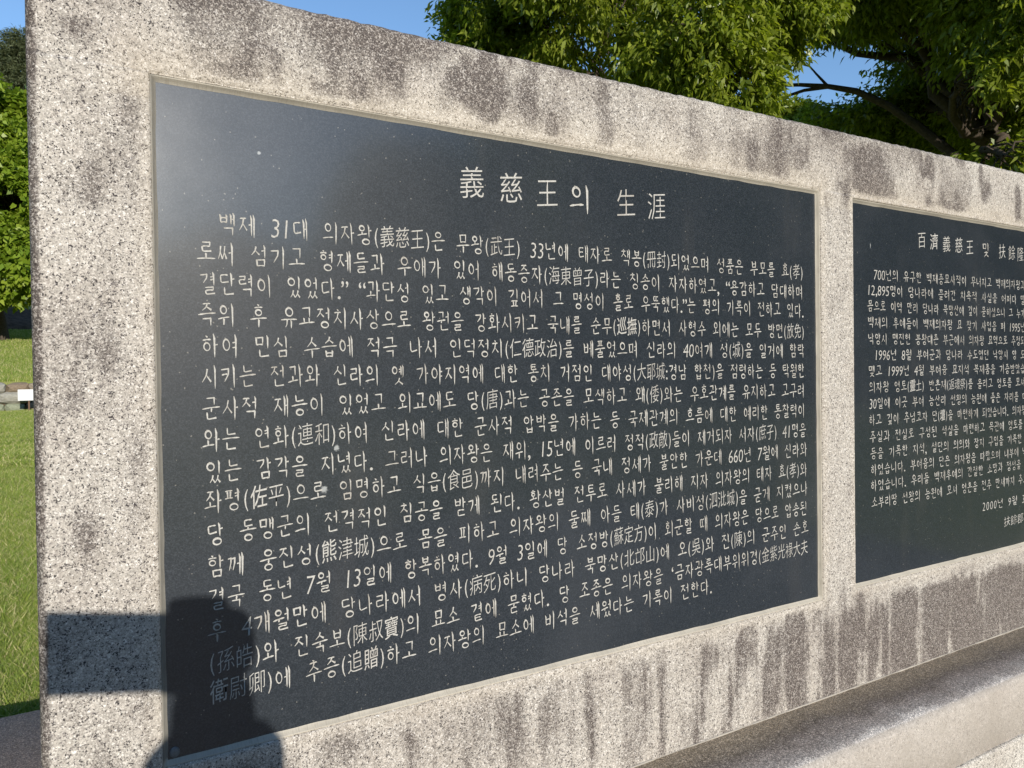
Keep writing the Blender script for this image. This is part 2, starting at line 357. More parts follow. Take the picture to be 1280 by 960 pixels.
stain = stain*(1-low*.55*np.clip((strk-.52)/.12, 0, 1)*(gx > .9))
st2 = fbm(gx*42, zz*3.2, 3.0, 4)*.6+fbm(gx*120, zz*9, 6.0, 3)*.4
dens = np.interp(gx, [-.1, .1, .3, .6, .95, 1.2, 1.7, 2.3], [.15, .26, .50, .62, .85, 1.05, 1.25, 1.3])
z0_ = -.010-.022*fbm(gx*55, gx*0, 1.5, 3)
drip = np.clip((z0_-gz)/.018, 0, 1)*np.clip((st2*.85+sfine*.15-(.64-.32*dens))/.26, 0, 1)*np.clip(.60+.4*dens, 0, 1)*np.clip(1.15-np.clip((-gz-.12)/.06, 0, 1)*.5, 0, 1)
ln_ = .012+.075*fbm(gx*14, gx*0, 7.0, 4)**1.3; top_ = np.exp(-((.787-gz)/ln_)**2)*np.clip((fbm(gx*4, gz*0, 2.2, 3)-.30)*3.4, 0, .85)*(gz > .70)
mott = np.clip((fbm(gx*11, zz*7, 8.0, 5)-.46)*2.6, 0, .55)*np.clip((.06+.35*(gz > .69)+.30*(gx < -.0)+.1), 0, 1)*1.6
stain = np.maximum(np.maximum(stain, drip), np.maximum(top_, mott))
stain = np.clip(stain+low*np.clip((strk-.52)*1.5, 0, .4)*np.clip((gx-.15)*2, 0, 1)+np.clip(nz2*1.3, 0, .4)*(gz > .68)*.6+np.clip(nz1*nz2*9, 0, .3), 0, 1)*np.clip((dh-.0035)/.012, 0, 1)**.6
lft = np.clip((.0085-(gx-XL))/.003, 0, 1); stain = np.clip(stain+lft*(.65+.5*nz2), 0, 1)  # narrow band along the left arris set darker through the same mask
cream = np.clip(1-dh/.05, 0, 1)*(gz > .66)*1.2+np.clip(1-dh/.02, 0, 1)*.6; cream = np.clip(cream*(.5+fbm(gx*12, zz*12)), 0, 1)
V = np.stack([gx, y, zz], -1).reshape(-1, 3); idx = np.arange(nx*nz).reshape(nz, nx)
cxx = (X[:-1]+X[1:])/2; czz = (Z[:-1]+Z[1:])/2; CX, CZ = np.meshgrid(cxx, czz); keep = np.ones_like(CX, bool)
for h in holes: keep &= ~((CX > h[0]) & (CX < h[1]) & (CZ > h[2]) & (CZ < h[3]))
F4 = np.stack([idx[:-1, :-1], idx[:-1, 1:], idx[1:, 1:], idx[1:, :-1]], -1)[keep].reshape(-1, 4)
used = np.zeros(nx*nz, bool); used[F4.ravel()] = True
# sides: push the boundary loops back
Vs = [V]; Fs = [F4]; att = [stain.ravel()]; at2 = [cream.ravel()]; off = len(V)
def skirt(ids, depth, flip=False, closed=False):
    global off
    P = V[ids].copy(); n0 = off
    for k, dd in enumerate(depth):
        Q = P.copy(); Q[:, 1] = dd; Vs.append(Q); att.append(stain.ravel()[ids]*.7+.12); at2.append(cream.ravel()[ids])
    rows = [ids]+[n0+k*len(ids)+np.arange(len(ids)) for k in range(len(depth))]; off += len(depth)*len(ids)
    for r0, r1 in zip(rows[:-1], rows[1:]):
        q = np.stack([r0[:-1], r0[1:], r1[1:], r1[:-1]], -1); Fs.append(q[:, ::-1] if flip else q)
skirt(idx[:, 0], [.03, .1, .42]); skirt(idx[:, -1], [.03, .42], True); skirt(idx[-1, :], [.03, .1, .42], True)
for h in holes:
    i0, i1 = np.argmin(abs(X-h[0])), np.argmin(abs(X-h[1])); k0, k1 = np.argmin(abs(Z-h[2])), np.argmin(abs(Z-h[3]))
    skirt(idx[k0, i0:i1+1], [.02]); skirt(idx[k1, i0:i1+1], [.02], True); skirt(idx[k0:k1+1, i0], [.02], True); skirt(idx[k0:k1+1, i1], [.02])
Vb = np.array([[XL, .42, ZB], [XR, .42, ZB], [XR, .42, ZT+.0155], [XL, .42, ZT-.0043]]); Vs.append(Vb); att.append(np.zeros(4)); at2.append(np.zeros(4)); Fs.append(np.array([[off+3, off+2, off+1, off]])); off += 4
frame = mesh_np('granite_frame', np.concatenate(Vs), np.concatenate(Fs), MAT_FRAME, smooth=True, attrs={'stain': np.concatenate(att), 'cream': np.concatenate(at2)})
child(frame)

panels = []
for (a, b, c, d), lab in (((PX0, PX1, PZ0, PZ1), 'black panel with the larger lettering and a wide blank upper margin'), ((QX0, QX1, QZ0, QZ1), 'black panel with small close lettering cut by the frame edge')):
    bm = bmesh.new(); box_bm(bm, a, b, PY, PY+.03, c, d, .0006, 1); p = from_bm('inscription_panel', bm, MAT_PANEL); p['label'] = lab; child(p); panels.append(p)
    # sloped joint between granite and panel
    N = 160; ring = []
    for (u0, v0, u1, v1) in ((a, c, b, c), (b, c, b, d), (b, d, a, d), (a, d, a, c)):
        for k in range(N): ring.append((u0+(u1-u0)*k/N, v0+(v1-v0)*k/N))
    cxm, czm = (a+b)/2, (c+d)/2; V_ = []
    for i, (u, v) in enumerate(ring):
        def outp(t, yy):
            uu = cxm+(u-cxm)*(1+t/(b-cxm)) if abs(abs(u-cxm)-(b-cxm)) < 1e-6 else u
            vv = czm+(v-czm)*(1+t/(d-czm)) if abs(abs(v-czm)-(d-czm)) < 1e-6 else v
            if uu == u and abs(abs(u-cxm)-(b-cxm)) > 1e-6: uu = u
            return (uu, yy, vv)
        nn = float(vnoise(u*40, v*40)); n2 = float(vnoise(u*14+9, v*14))
        V_ += [outp(-.0012*nn-.0005, PY-.0002), outp(.0012+.0006*n2, PY-.0022), outp(SEAL*.62, PY-.0042-.0008*nn), outp(SEAL-.0006, .0024), outp(SEAL+.0004, .0042)]
    n = len(ring); F_ = []
    for i in range(n):
        j = (i+1) % n
        for k in range(4): F_.append((i*5+k, j*5+k, j*5+k+1, i*5+k+1))
    side_shade = np.repeat([{0: 1, 1: .8, 2: .5, 3: 0}[i//N] for i in range(n)], 5).astype(float)  # shading carried as tone: left side dark, bottom side light
    child(mesh_np('mortar_joint', V_, F_, MAT_SEAL, smooth=True, attrs={'side': side_shade}))
# silicone blob in the panel's lower left corner
bm = bmesh.new(); bmesh.ops.create_icosphere(bm, subdivisions=3, radius=1)
for v in bm.verts: v.co = Vector((.007+v.co.x*.0050, PY-.0003+v.co.y*.002, .007+v.co.z*.0055))+Vector((0, 0, 0))
child(from_bm('sealant_blob', bm, simple('milky_sealant', (.16, .165, .165), .45, .4, .3, 400), smooth=True))
# ledge: base course, chamfered front arris
prof = [(-.128, -.32), (-.128, -.185), (-.1265, -.1795), (-.122, -.1745), (-.1165, -.172), (-.10, -.1705), (0, -.170), (.42, -.1695), (.685, -.170), (.70, -.176), (.70, -.32)]
xs_ = lines([-.235, -.225, 2.35, 2.36], .012); V_, F_ = [], []
for xi in xs_:
    for (yy, zq) in prof:
        e = .006 if (xi < -.23 or xi > 2.355) else 0
        nn = (float(vnoise(xi*50, yy*90+zq*50))-.5)*.0022
        V_.append((xi, yy+(e if yy < 0 else -e)+nn*(yy < -.11), zq-(e if zq > -.2 else 0)+nn*.6))
k = len(prof)
for i in range(len(xs_)-1):
    for j in range(k-1): F_.append((i*k+j, (i+1)*k+j, (i+1)*k+j+1, i*k+j+1))
V_ = np.array(V_); F_ = np.array(F_); caps = []
base = mesh_np('base_ledge', V_, F_, MAT_LEDGE, smooth=True)
bmm = bmesh.new(); bmm.from_mesh(base.data); bmesh.ops.holes_fill(bmm, edges=[e for e in bmm.edges if e.is_boundary], sides=0); bmesh.ops.recalc_face_normals(bmm, faces=bmm.faces[:]); bmm.to_mesh(base.data); bmm.free()
child(base)
bm = bmesh.new(); box_bm(bm, -.241, 2.366, -.134, .706, -.46, -.277, .006, 3); child(from_bm('lower_course', bm, MAT_LOWER))
# pale mortar line where the frame stands on the ledge
P, R_ = [], []
for i in range(300):
    xx = XL+.01+(XR-XL-.02)*i/299; P.append((xx, -.0005, -.1695)); R_.append(.0006+.0016*float(vnoise(xx*60, 3.3))*float(vnoise(xx*9, 1.1)>.25))
Vt, Ft = tube(P, R_, 6); child(mesh_np('foot_mortar', Vt, Ft, simple('pale_mortar', (.40, .37, .32), .9), smooth=True))

# ------------------------------------------------------------------ lettering
# brush-style Hangul composer; strokes are narrow ridged ribbons
def H(x0, y0, x1, y1): return ('h', [(x0, y0), (x1, y1)])
def Vv(x0, y0, x1, y1): return ('v', [(x0, y0), (x1, y1)])
def D(*p): return ('d', list(p))
CI = {
 'ㄱ': [('k', [(0, .86), (.86, .93), (.80, .55), (.35, .0)])],
 'ㄴ': [('n', [(.12, 1), (.10, .16), (.25, .08), (1, .22)])],
 'ㄷ': [H(.08, .88, .92, .94), ('n', [(.14, .88), (.12, .16), (.25, .08), (1, .2)])],
 'ㄹ': [('k', [(.08, .92), (.86, .97), (.84, .56)]), H(.12, .53, .84, .57), ('n', [(.13, .55), (.12, .14), (.26, .06), (1, .16)])],
 'ㅁ': [Vv(.12, .95, .16, .08), ('k', [(.12, .90), (.90, .95), (.86, .05)]), H(.15, .10, .86, .14)],
 'ㅂ': [Vv(.12, .98, .16, .05), Vv(.86, 1.0, .84, .03), H(.15, .56, .85, .60), H(.15, .09, .84, .13)],
 'ㅅ': [D((.58, 1), (.45, .5), (.0, .02)), D((.44, .58), (.72, .3), (1.0, .05))],
 'ㅇ': [('o', [])],
 'ㅈ': [H(.06, .90, .90, .95), D((.55, .92), (.42, .48), (.0, .02)), D((.46, .55), (.72, .3), (1.0, .06))],
 'ㅊ': [D((.40, 1.14), (.58, 1.02)), H(.06, .84, .90, .89), D((.55, .86), (.42, .44), (.0, .02)), D((.46, .5), (.72, .28), (1.0, .06))],
 'ㅋ': [('k', [(0, .90), (.86, .96), (.80, .55), (.35, .0)]), H(.06, .50, .74, .56)],
 'ㅌ': [H(.08, .92, .90, .97), H(.12, .52, .84, .56), ('n', [(.12, .94), (.12, .14), (.26, .06), (1, .18)])],
 'ㅍ': [H(.04, .90, .96, .95), Vv(.32, .90, .36, .12), Vv(.72, .92, .66, .12), H(.0, .08, 1.0, .14)],
 'ㅎ': [D((.38, 1.14), (.58, 1.02)), H(.06, .80, .94, .86), ('oh', [])]}
def CH_(c, flat=False):
    if c in 'ㄲㄸㅃㅆㅉ':
        s = CI[{'ㄲ': 'ㄱ', 'ㄸ': 'ㄷ', 'ㅃ': 'ㅂ', 'ㅆ': 'ㅅ', 'ㅉ': 'ㅈ'}[c]]
        return [(k, [(x*.5, yy) for x, yy in p]) for k, p in s]+[(k, [(x*.5+.5, yy) for x, yy in p]) for k, p in s]
    if c in 'ㄳㄵㄶㄺㄻㄼㅄ':
        a, b = {'ㄳ': 'ㄱㅅ', 'ㄵ': 'ㄴㅈ', 'ㄶ': 'ㄴㅎ', 'ㄺ': 'ㄹㄱ', 'ㄻ': 'ㄹㅁ', 'ㄼ': 'ㄹㅂ', 'ㅄ': 'ㅂㅅ'}[c]
        return [(k, [(x*.47, yy) for x, yy in p]) for k, p in CI[a]]+[(k, [(x*.47+.53, yy) for x, yy in p]) for k, p in CI[b]]
    if c == 'ㄱ' and flat: return [('k', [(.04, .9), (.88, .96), (.84, .0)])]
    if c == 'ㅋ' and flat: return [('k', [(.04, .92), (.88, .97), (.84, .0)]), H(.1, .5, .84, .55)]
    return CI[c]
INI = 'ㄱㄲㄴㄷㄸㄹㅁㅂㅃㅅㅆㅇㅈㅉㅊㅋㅌㅍㅎ'
MED = ['ㅏ','ㅐ','ㅑ','ㅒ','ㅓ','ㅔ','ㅕ','ㅖ','ㅗ','ㅘ','ㅙ','ㅚ','ㅛ','ㅜ','ㅝ','ㅞ','ㅟ','ㅠ','ㅡ','ㅢ','ㅣ']
FIN = ['', 'ㄱ','ㄲ','ㄳ','ㄴ','ㄵ','ㄶ','ㄷ','ㄹ','ㄺ','ㄻ','ㄼ','ㄽ','ㄾ','ㄿ','ㅀ','ㅁ','ㅂ','ㅄ','ㅅ','ㅆ','ㅇ','ㅈ','ㅊ','ㅋ','ㅌ','ㅍ','ㅎ']
def place(strokes, bx):
    x0, y0, x1, y1 = bx; out = []
    for k, p in strokes:
        if k == 'o': out.append(('o', [((x0+x1)/2, (y0+y1)/2), ((x1-x0)*.43, (y1-y0)*.45)]))
        elif k == 'oh': out.append(('o', [((x0+x1)/2, y0+(y1-y0)*.33), ((x1-x0)*.36, (y1-y0)*.31)]))
        else: out.append((k, [(x0+a*(x1-x0), y0+b*(y1-y0)) for a, b in p]))
    return out
def vert_vowel(v, x, top, bot):
    m = (top+bot)/2; L = top-bot; s = []
    if v in 'ㅏㅑ':
        s.append(Vv(x-.04, top, x-.03, bot))
        for dy in ((.02,) if v == 'ㅏ' else (.12, -.10)): s.append(H(x-.03, m+dy*L, x+.15, m+dy*L+.03))
    elif v in 'ㅓㅕ':
        s.append(Vv(x+.05, top, x+.05, bot))
        for dy in ((.08,) if v == 'ㅓ' else (.17, -.04)): s.append(H(x-.14, m+dy*L-.03, x+.05, m+dy*L))
    elif v in 'ㅐㅒ':
        s += [Vv(x-.07, top-.05, x-.07, bot+.08), Vv(x+.10, top, x+.10, bot)]
        for dy in ((.02,) if v == 'ㅐ' else (.12, -.10)): s.append(H(x-.07, m+dy*L, x+.10, m+dy*L+.01))
    elif v in 'ㅔㅖ':
        s += [Vv(x-.03, top-.05, x-.03, bot+.08), Vv(x+.12, top, x+.12, bot)]
        for dy in ((.06,) if v == 'ㅔ' else (.16, -.05)): s.append(H(x-.19, m+dy*L-.03, x-.03, m+dy*L))
    else: s.append(Vv(x+.03, top, x+.03, bot))
    return s
def hangul(c):
    k = ord(c)-0xAC00; i, v, f = INI[k//588], MED[(k % 588)//28], FIN[k % 28]; S = []
    if v in 'ㅏㅐㅑㅒㅓㅔㅕㅖㅣ':
        r = {'ㅓ': .50, 'ㅕ': .50, 'ㅔ': .47, 'ㅖ': .47, 'ㅐ': .52}.get(v, .56)
        if f: S += place(CH_(i), (.04, .52, r, .92)); S += vert_vowel(v, .76, 1.0, .40); S += place(CH_(f, True), (.26, .0, .86, .34))
        else: S += place(CH_(i), (.04, .24, r, .84)); S += vert_vowel(v, .76, 1.02, -.04)
    elif v in 'ㅗㅛㅜㅠㅡ':
        if f: S += place(CH_(i, True), (.24, .66, .76, .98)); yb = .50
        else: S += place(CH_(i, True), (.22, .50, .78, .96)); yb = .20 if v in 'ㅗㅛ' else .36 if v in 'ㅜㅠ' else .24
        if not f and v == 'ㅡ': S = place(CH_(i, True), (.22, .44, .78, .92))
        S.append(H(0.0, yb-.02, 1.0, yb+.05)); up = .14 if f else .26; dn = .16 if f else .38
        if v == 'ㅗ': S.append(Vv(.48, yb+up, .5, yb))
        if v == 'ㅛ': S += [Vv(.32, yb+up, .34, yb), Vv(.66, yb+up, .64, yb)]
        if v == 'ㅜ': S.append(Vv(.52, yb, .50, yb-dn))
        if v == 'ㅠ': S += [D((.38, yb), (.36, yb-dn*.6), (.28, yb-dn*.9)), Vv(.64, yb, .64, yb-dn)]
        if f: S += place(CH_(f, True), (.22, .0, .78, .33))
    else:
        hv, vv_ = {'ㅘ': 'ㅗㅏ', 'ㅙ': 'ㅗㅐ', 'ㅚ': 'ㅗㅣ', 'ㅝ': 'ㅜㅓ', 'ㅞ': 'ㅜㅔ', 'ㅟ': 'ㅜㅣ', 'ㅢ': 'ㅡㅣ'}[v]
        if f: S += place(CH_(i, True), (.10, .66, .52, .96)); yb = .50; up = .13; dn = .12; top, bot = 1.0, .37
        else: S += place(CH_(i, True), (.10, .52, .54, .94)); yb = .24 if hv == 'ㅗ' else .36 if hv == 'ㅜ' else .24; up = .24; dn = .30; top, bot = 1.02, -.04
        S.append(H(0.0, yb-.04, .66, yb+.05))
        if hv == 'ㅗ': S.append(Vv(.31, yb+up, .32, yb))
        if hv == 'ㅜ': S.append(Vv(.34, yb, .32, yb-dn))
        S += vert_vowel(vv_, .81, top, bot)
        if f: S += place(CH_(f, True), (.26, .0, .86, .31))
    return S
def ribbon(pts, wid, closed=False):
    P = np.array(pts, float); n = len(P)
    if closed: d = np.roll(P, -1, 0)-np.roll(P, 1, 0)
    else:
        d = np.empty_like(P); d[1:-1] = P[2:]-P[:-2]; d[0] = P[1]-P[0]; d[-1] = P[-1]-P[-2]
    d /= np.maximum(np.linalg.norm(d, axis=1, keepdims=True), 1e-9); nrm = np.stack([-d[:, 1], d[:, 0]], -1); W = np.array(wid)[:, None]*.5
    L, R = P+nrm*W, P-nrm*W
    V2 = np.concatenate([L, P, R]); hgt = np.concatenate([np.zeros(n), np.ones(n), np.zeros(n)])
    Fq = []
    rngk = range(n) if closed else range(n-1)
    for k in rngk:
        j = (k+1) % n; Fq += [(k, j, n+j, n+k), (n+k, n+j, 2*n+j, 2*n+k)]
    return V2, hgt, np.array(Fq)
def resample(p, m):
    P = np.array(p, float)
    if len(P) > 2 and m > 2:
        pass
    s = np.concatenate([[0], np.cumsum(np.linalg.norm(np.diff(P, axis=0), axis=1))]); t = np.linspace(0, s[-1], m)
    return np.stack([np.interp(t, s, P[:, 0]), np.interp(t, s, P[:, 1])], -1)
W0 = .088
def stroke_ribbons(S):
    out = []
    for k, p in S:
        w = W0*random.uniform(.80, 1.12)*(.90 if k == 'h' else 1.08 if k == 'v' else 1)
        if k == 'o':
            (cx, cy), (rx, ry) = p; a = np.linspace(0, 2*np.pi, 13)[:-1]+.3
            pts = np.stack([cx+rx*np.cos(a)*.92-ry*.06*np.sin(a), cy+ry*np.sin(a)*.92], -1)
            out.append(ribbon(pts, w*(.84-.22*np.cos(a+.8)), True)); out.append(ribbon([(cx-.09, cy+ry*1.14), (cx+.01, cy+ry*.92)], [w*.35, w*.8]))
        elif k == 'h':
            L = np.hypot(p[1][0]-p[0][0], p[1][1]-p[0][1]); q = resample(p, 6); t = np.linspace(0, 1, 6); q[:, 1] += .018*np.sin(t*np.pi)*(L > .3)
            out.append(ribbon(q, w*np.array([.50, .95, .66, .62, 1.05, .45])))
        elif k == 'v':
            q = resample(p, 6); L = abs(p[0][1]-p[1][1]); q[0, 0] -= min(.055, L*.12)
            out.append(ribbon(q, w*np.array([.40, 1.18, .98, .92, .80, .22 if L > .35 else .6])))
        elif k == 'd':
            m = 3 if len(p) == 2 else 6; q = resample(p, m); out.append(ribbon(q, w*np.linspace(1.05, .32, m) if p[-1][0] < p[0][0] else w*np.linspace(.45, 1.05, m)))
        elif k == 'k':
            out.append(ribbon(resample(p[:2], 4), w*np.array([.55, .85, .72, 1.05]))); q = resample([(p[1][0]-.015, p[1][1]+.02)]+p[2:], 6); out.append(ribbon(q, w*np.array([1.05, 1.1, .95, .8, .62, .35])))
        elif k == 'n':
            q1 = resample([(p[0][0]-.03, p[0][1])]+p[1:3], 5); out.append(ribbon(q1, w*np.array([.5, 1.05, .9, .85, .7]))); out.append(ribbon(resample(p[2:], 4), w*np.array([.7, .75, .8, .95])))
    return out
# other glyphs (Hanja, numerals, punctuation) come from the built-in fallback outline font
fc = bpy.data.curves.new('glyph', 'FONT'); fc.resolution_u = 2; fo = bpy.data.objects.new('glyph', fc); COL.objects.link(fo)
_gc = {}
def glyph(c):
    if c in _gc: return _gc[c]
    fc.body = c; best = None
    for ofs in ((-.012,) if c in '0123456789' else (0,) if (not is_cjk(c) or c in '佐撫巡') else (0, -.006, -.011)):
        fc.offset = ofs; V2, T = glyph_raw(); p, q, r = V2[T[:, 0]], V2[T[:, 1]], V2[T[:, 2]]
        ar = np.abs((q[:, 0]-p[:, 0])*(r[:, 1]-p[:, 1])-(q[:, 1]-p[:, 1])*(r[:, 0]-p[:, 0])).sum()/2; bb = np.ptp(V2[np.unique(T)], 0)
        if best is None: best = (V2, T); a0, b0 = ar, bb; last = ar
        elif ar > last*.80 and ar < last and np.all(np.abs(bb-b0) < .05): best = (V2, T); last = ar
        else: break
    V2, T = best; V2 = V2.copy(); V2[:, 0] -= V2[:, 0].min(); _gc[c] = (V2, T, V2[:, 0].max()); return _gc[c]
def glyph_raw():
    dg = bpy.context.evaluated_depsgraph_get(); dg.update(); me = fo.evaluated_get(dg).to_mesh(); me.calc_loop_triangles()
    V2 = np.array([v.co[:2] for v in me.vertices]); T = np.array([t.vertices[:] for t in me.loop_triangles]); fo.evaluated_get(dg).to_mesh_clear()
    return V2, T
def is_han(c): return 0xAC00 <= ord(c) <= 0xD7A3
def is_cjk(c): return 0x4E00 <= ord(c) <= 0x9FFF or 0xF900 <= ord(c) <= 0xFAFF
def advance(c):
    if c == ' ': return .72
    if is_han(c): return 1.05
    if is_cjk(c): return 1.0
    if c in '0123456789': return .60
    if c in '()': return .42
    if c in '.,:': return .34
    return .42
def line_mesh(chars, name, parent):
    """chars: list of (char, x, z, w, h): centre and size on the panel"""
    Vs, Fs, off = [], [], 0
    for (c, x, z, cw, chh) in chars:
        jit = random.uniform(-.02, .02); tl_ = random.uniform(-.03, .04)
        if is_han(c):
            for V2, hg, Fq in stroke_ribbons(hangul(c)):
                P = V2+np.array([-.5, -.48+jit]); P = P@np.array([[1, tl_], [-tl_, 1]]); dp = random.uniform(.9, 1.1)
                Vs.append(np.stack([x+P[:, 0]*cw, PY-.00010-.00052*(1-hg)*dp-random.random()*.00004, z+P[:, 1]*chh], -1)); Fs.append(np.concatenate([Fq[:, [0, 1, 2]], Fq[:, [0, 2, 3]]])+off); off += len(V2)
        else:
            V2, T, gw = glyph(c); P = V2.copy()
            if is_cjk(c): P = (P-np.array([gw/2, .33]))/np.array([.92, .90]); P[:, 1] += .11*P[:, 0]; sx, sz = cw*.98, chh*1.04
            elif c in '0123456789': P = (P-np.array([gw/2, .36]))/.74; P[:, 0] += .10*P[:, 1]; sx, sz = cw*.92, chh*.95
            elif c in '()': P = (P-np.array([gw/2, .30]))/.95; sx, sz = cw*.8, chh*1.02
            elif c in '.,': P = (P-np.array([gw/2, .36]))/.75; sx, sz = cw*1.25, chh*.95
            else: P = (P-np.array([gw/2, .36]))/.75; sx, sz = cw, chh*.95
            Vs.append(np.stack([x+P[:, 0]*sx, np.full(len(P), PY-.00035-random.random()*.00004), z+P[:, 1]*sz], -1)); Fs.append(T+off); off += len(P)
    o = mesh_np(name, np.concatenate(Vs), np.concatenate(Fs), MAT_TEXT)
    o.parent = parent; return o
def text_line(s, p0, p1, h, parent, kx=1.0):
    a = on_wall(p0[0], p0[1], PY); b = on_wall(p1[0], p1[1], PY)
    tot = sum(advance(c) for c in s)-.06; u = (b[0]-a[0])/tot; x = a[0]; L = []
    for c in s:
        ad = advance(c)*u
        if c != ' ':
            t = (x-a[0])/(b[0]-a[0]); z = a[2]+(b[2]-a[2])*t
            cw = u*.93 if (is_han(c) or is_cjk(c)) else min(u, h)*1.0
            L.append((c, x+ad/2-.03*u, z, cw, h))
        x += ad
    return line_mesh(L, 'text_line', parent)
T1 = [("백제 31대 의자왕(義慈王)은 무왕(武王) 33년에 태자로 책봉(冊封)되었으며 성품은 부모를 효(孝)", (272.5,279), (1003.5,341)),
("로써 섬기고 형제들과 우애가 있어 해동증자(海東曾子)라는 칭송이 자자하였고, “용감하고 담대하며", (245.5,315), (1003.5,366)),
("결단력이 있었다.” “과단성 있고 생각이 깊어서 그 명성이 홀로 우뚝했다.”는 평의 기록이 전하고 있다.", (249,354), (1004.5,389)),
("즉위 후 유교정치사상으로 왕권을 강화시키고 국내를 순무(巡撫)하면서 사형수 외에는 모두 방면(放免)", (247,393), (1005,415)),
("하여 민심 수습에 적극 나서 인덕정치(仁德政治)를 베풀었으며 신라의 40여개 성(城)을 일거에 함락", (251,432.5), (1005.5,439)),
("시키는 전과와 신라의 옛 가야지역에 대한 통치 거점인 대야성(大耶城:경남 합천)을 점령하는 등 탁월한", (251,471), (1005.5,463.5)),
("군사적 재능이 있었고 외교에도 당(唐)과는 공존을 모색하고 왜(倭)와는 우호관계를 유지하고 고구려", (252,511), (1005.5,488)),
("와는 연화(連和)하여 신라에 대한 군사적 압박을 가하는 등 국제관계의 흐름에 대한 예리한 통찰력이", (252.5,551), (1006,513)),
("있는 감각을 지녔다. 그러나 의자왕은 재위, 15년에 이르러 정적(政敵)들이 제거되자 서자(庶子) 41명을", (256,591), (1007.5,537.5)),
("좌평(佐平)으로 임명하고 식읍(食邑)까지 내려주는 등 국내 정세가 불안한 가운데 660년 7월에 신라와", (255,628), (1008.5,562)),
("당 동맹군의 전격적인 침공을 받게 된다. 황산벌 전투로 사세가 불리해 지자 의자왕의 태자 효(孝)와", (258,669), (1008.5,586.5)),
("함께 웅진성(熊津城)으로 몸을 피하고 의자왕의 둘째 아들 태(泰)가 사비성(泗沘城)을 굳게 지켰으나", (258,710), (1009.5,610.5)),
("결국 동년 7월 13일에 항복하였다. 9월 3일에 당 소정방(蘇定方)이 회군할 때 의자왕은 당으로 압송된", (260,750), (1008.5,635)),
("후 4개월만에 당나라에서 병사(病死)하니 당나라 북망산(北邙山)에 오(吳)와 진(陳)의 군주인 손호", (259,791), (1010.5,659)),
("(孫皓)와 진숙보(陳叔寶)의 묘소 곁에 묻혔다. 당 조종은 의자왕을 ‘금자광록대부위위경(金紫光祿大夫", (261,830), (1009.5,684)),
("衛尉卿)에 추증(追贈)하고 의자왕의 묘소에 비석을 세웠다는 기록이 전한다.", (262.5,867), (890,732.5))]
T2 = [("700년의 유구한 백제종묘사직이 무너지고 백제의자왕과", (1092,343), (1281,357)), ("12,895명이 당나라에 끌려간 치욕적 사실을 어쩌다 말", (1083.7,362), (1281,375.5)),
("몸으로 이역 만리 당나라 북망산에 깊이 묻히셨으니 그 누가", (1083.7,382.5), (1281,392.5)), ("백제의 후예들이 백제의자왕 묘 찾기 사업을 펴 1995년", (1084,403), (1281,409.5)),
("낙양시 맹진현 봉황대촌 부근에서 의자왕 묘역으로 추정되", (1084.6,423.5), (1281,426.5)), ("1996년 8월 부여군과 당나라 수도였던 낙양시 양 도", (1093,443.6), (1281,443.8)),
("맺고 1999년 4월 부여융 묘지석 복제품을 기증받았습", (1085,464), (1281,461)), ("의자왕 영토(靈土) 반혼제(返魂祭)를 올리고 영토를 모셔", (1085.8,484.3), (1281,478)),
("30일에 이곳 부여 능산리 선왕의 능원에 좋은 자리를 마", (1086.3,504.8), (1283,495.5)), ("하고 깊이 추념코자 단(壇)을 마련하게 되었습니다. 의자왕", (1085.8,525.5), (1282,512.5)),
("주실과 전실로 구성된 석실을 마련하고 목관에 영토를", (1086.6,546.6), (1278,530.5)), ("등을 기록한 지석, 설단의 의의와 장지 구입을 기록한", (1087.5,567.5), (1277,548)),
("하였습니다. 부여융의 단은 의자왕을 따랐으며 내부에 낙", (1088,588), (1283,564)), ("하였습니다. 우리들 백제후예의 간절한 소망과 정성을", (1088,608), (1276,580.5)),
("소부리땅 선왕의 능원에 모셔 영혼을 천추 만세까지 추모", (1088.9,629), (1284,598)), ("2000년 9월 3", (1227.6,633.5), (1281,623)), ("扶餘郡", (1254.7,653), (1279,647.5))]
for s, a, b in T1: text_line(s, a, b, .0232, panels[0])
for i, (s, a, b) in enumerate(T2): text_line(s, a, b, .0205 if i < 15 else .0195, panels[1])
def titled(items, w_, h_, parent):
    L = []
    for c, px, py in items: p = on_wall(px, py, PY); line_mesh([(c, p[0], p[2], w_, h_)], 'title_character', parent)
titled([('義', 590, 230), ('慈', 639, 237), ('王', 684, 243), ('의', 725, 249), ('生', 782.5, 255.5), ('涯', 820.5, 259.5)], .0345, .0365, panels[0])
titled([('百', 1152, 301), ('濟', 1167.4, 303), ('義', 1183, 306), ('慈', 1198.4, 307.6), ('王', 1212, 310), ('및', 1232, 312.5), ('扶', 1252.5, 315), ('餘', 1264.5, 317), ('隆', 1275.5, 318.5)], .0265, .0285, panels[1])
bpy.data.objects.remove(fo); bpy.data.curves.remove(fc)
for p in panels:
    for c in p.children: pass

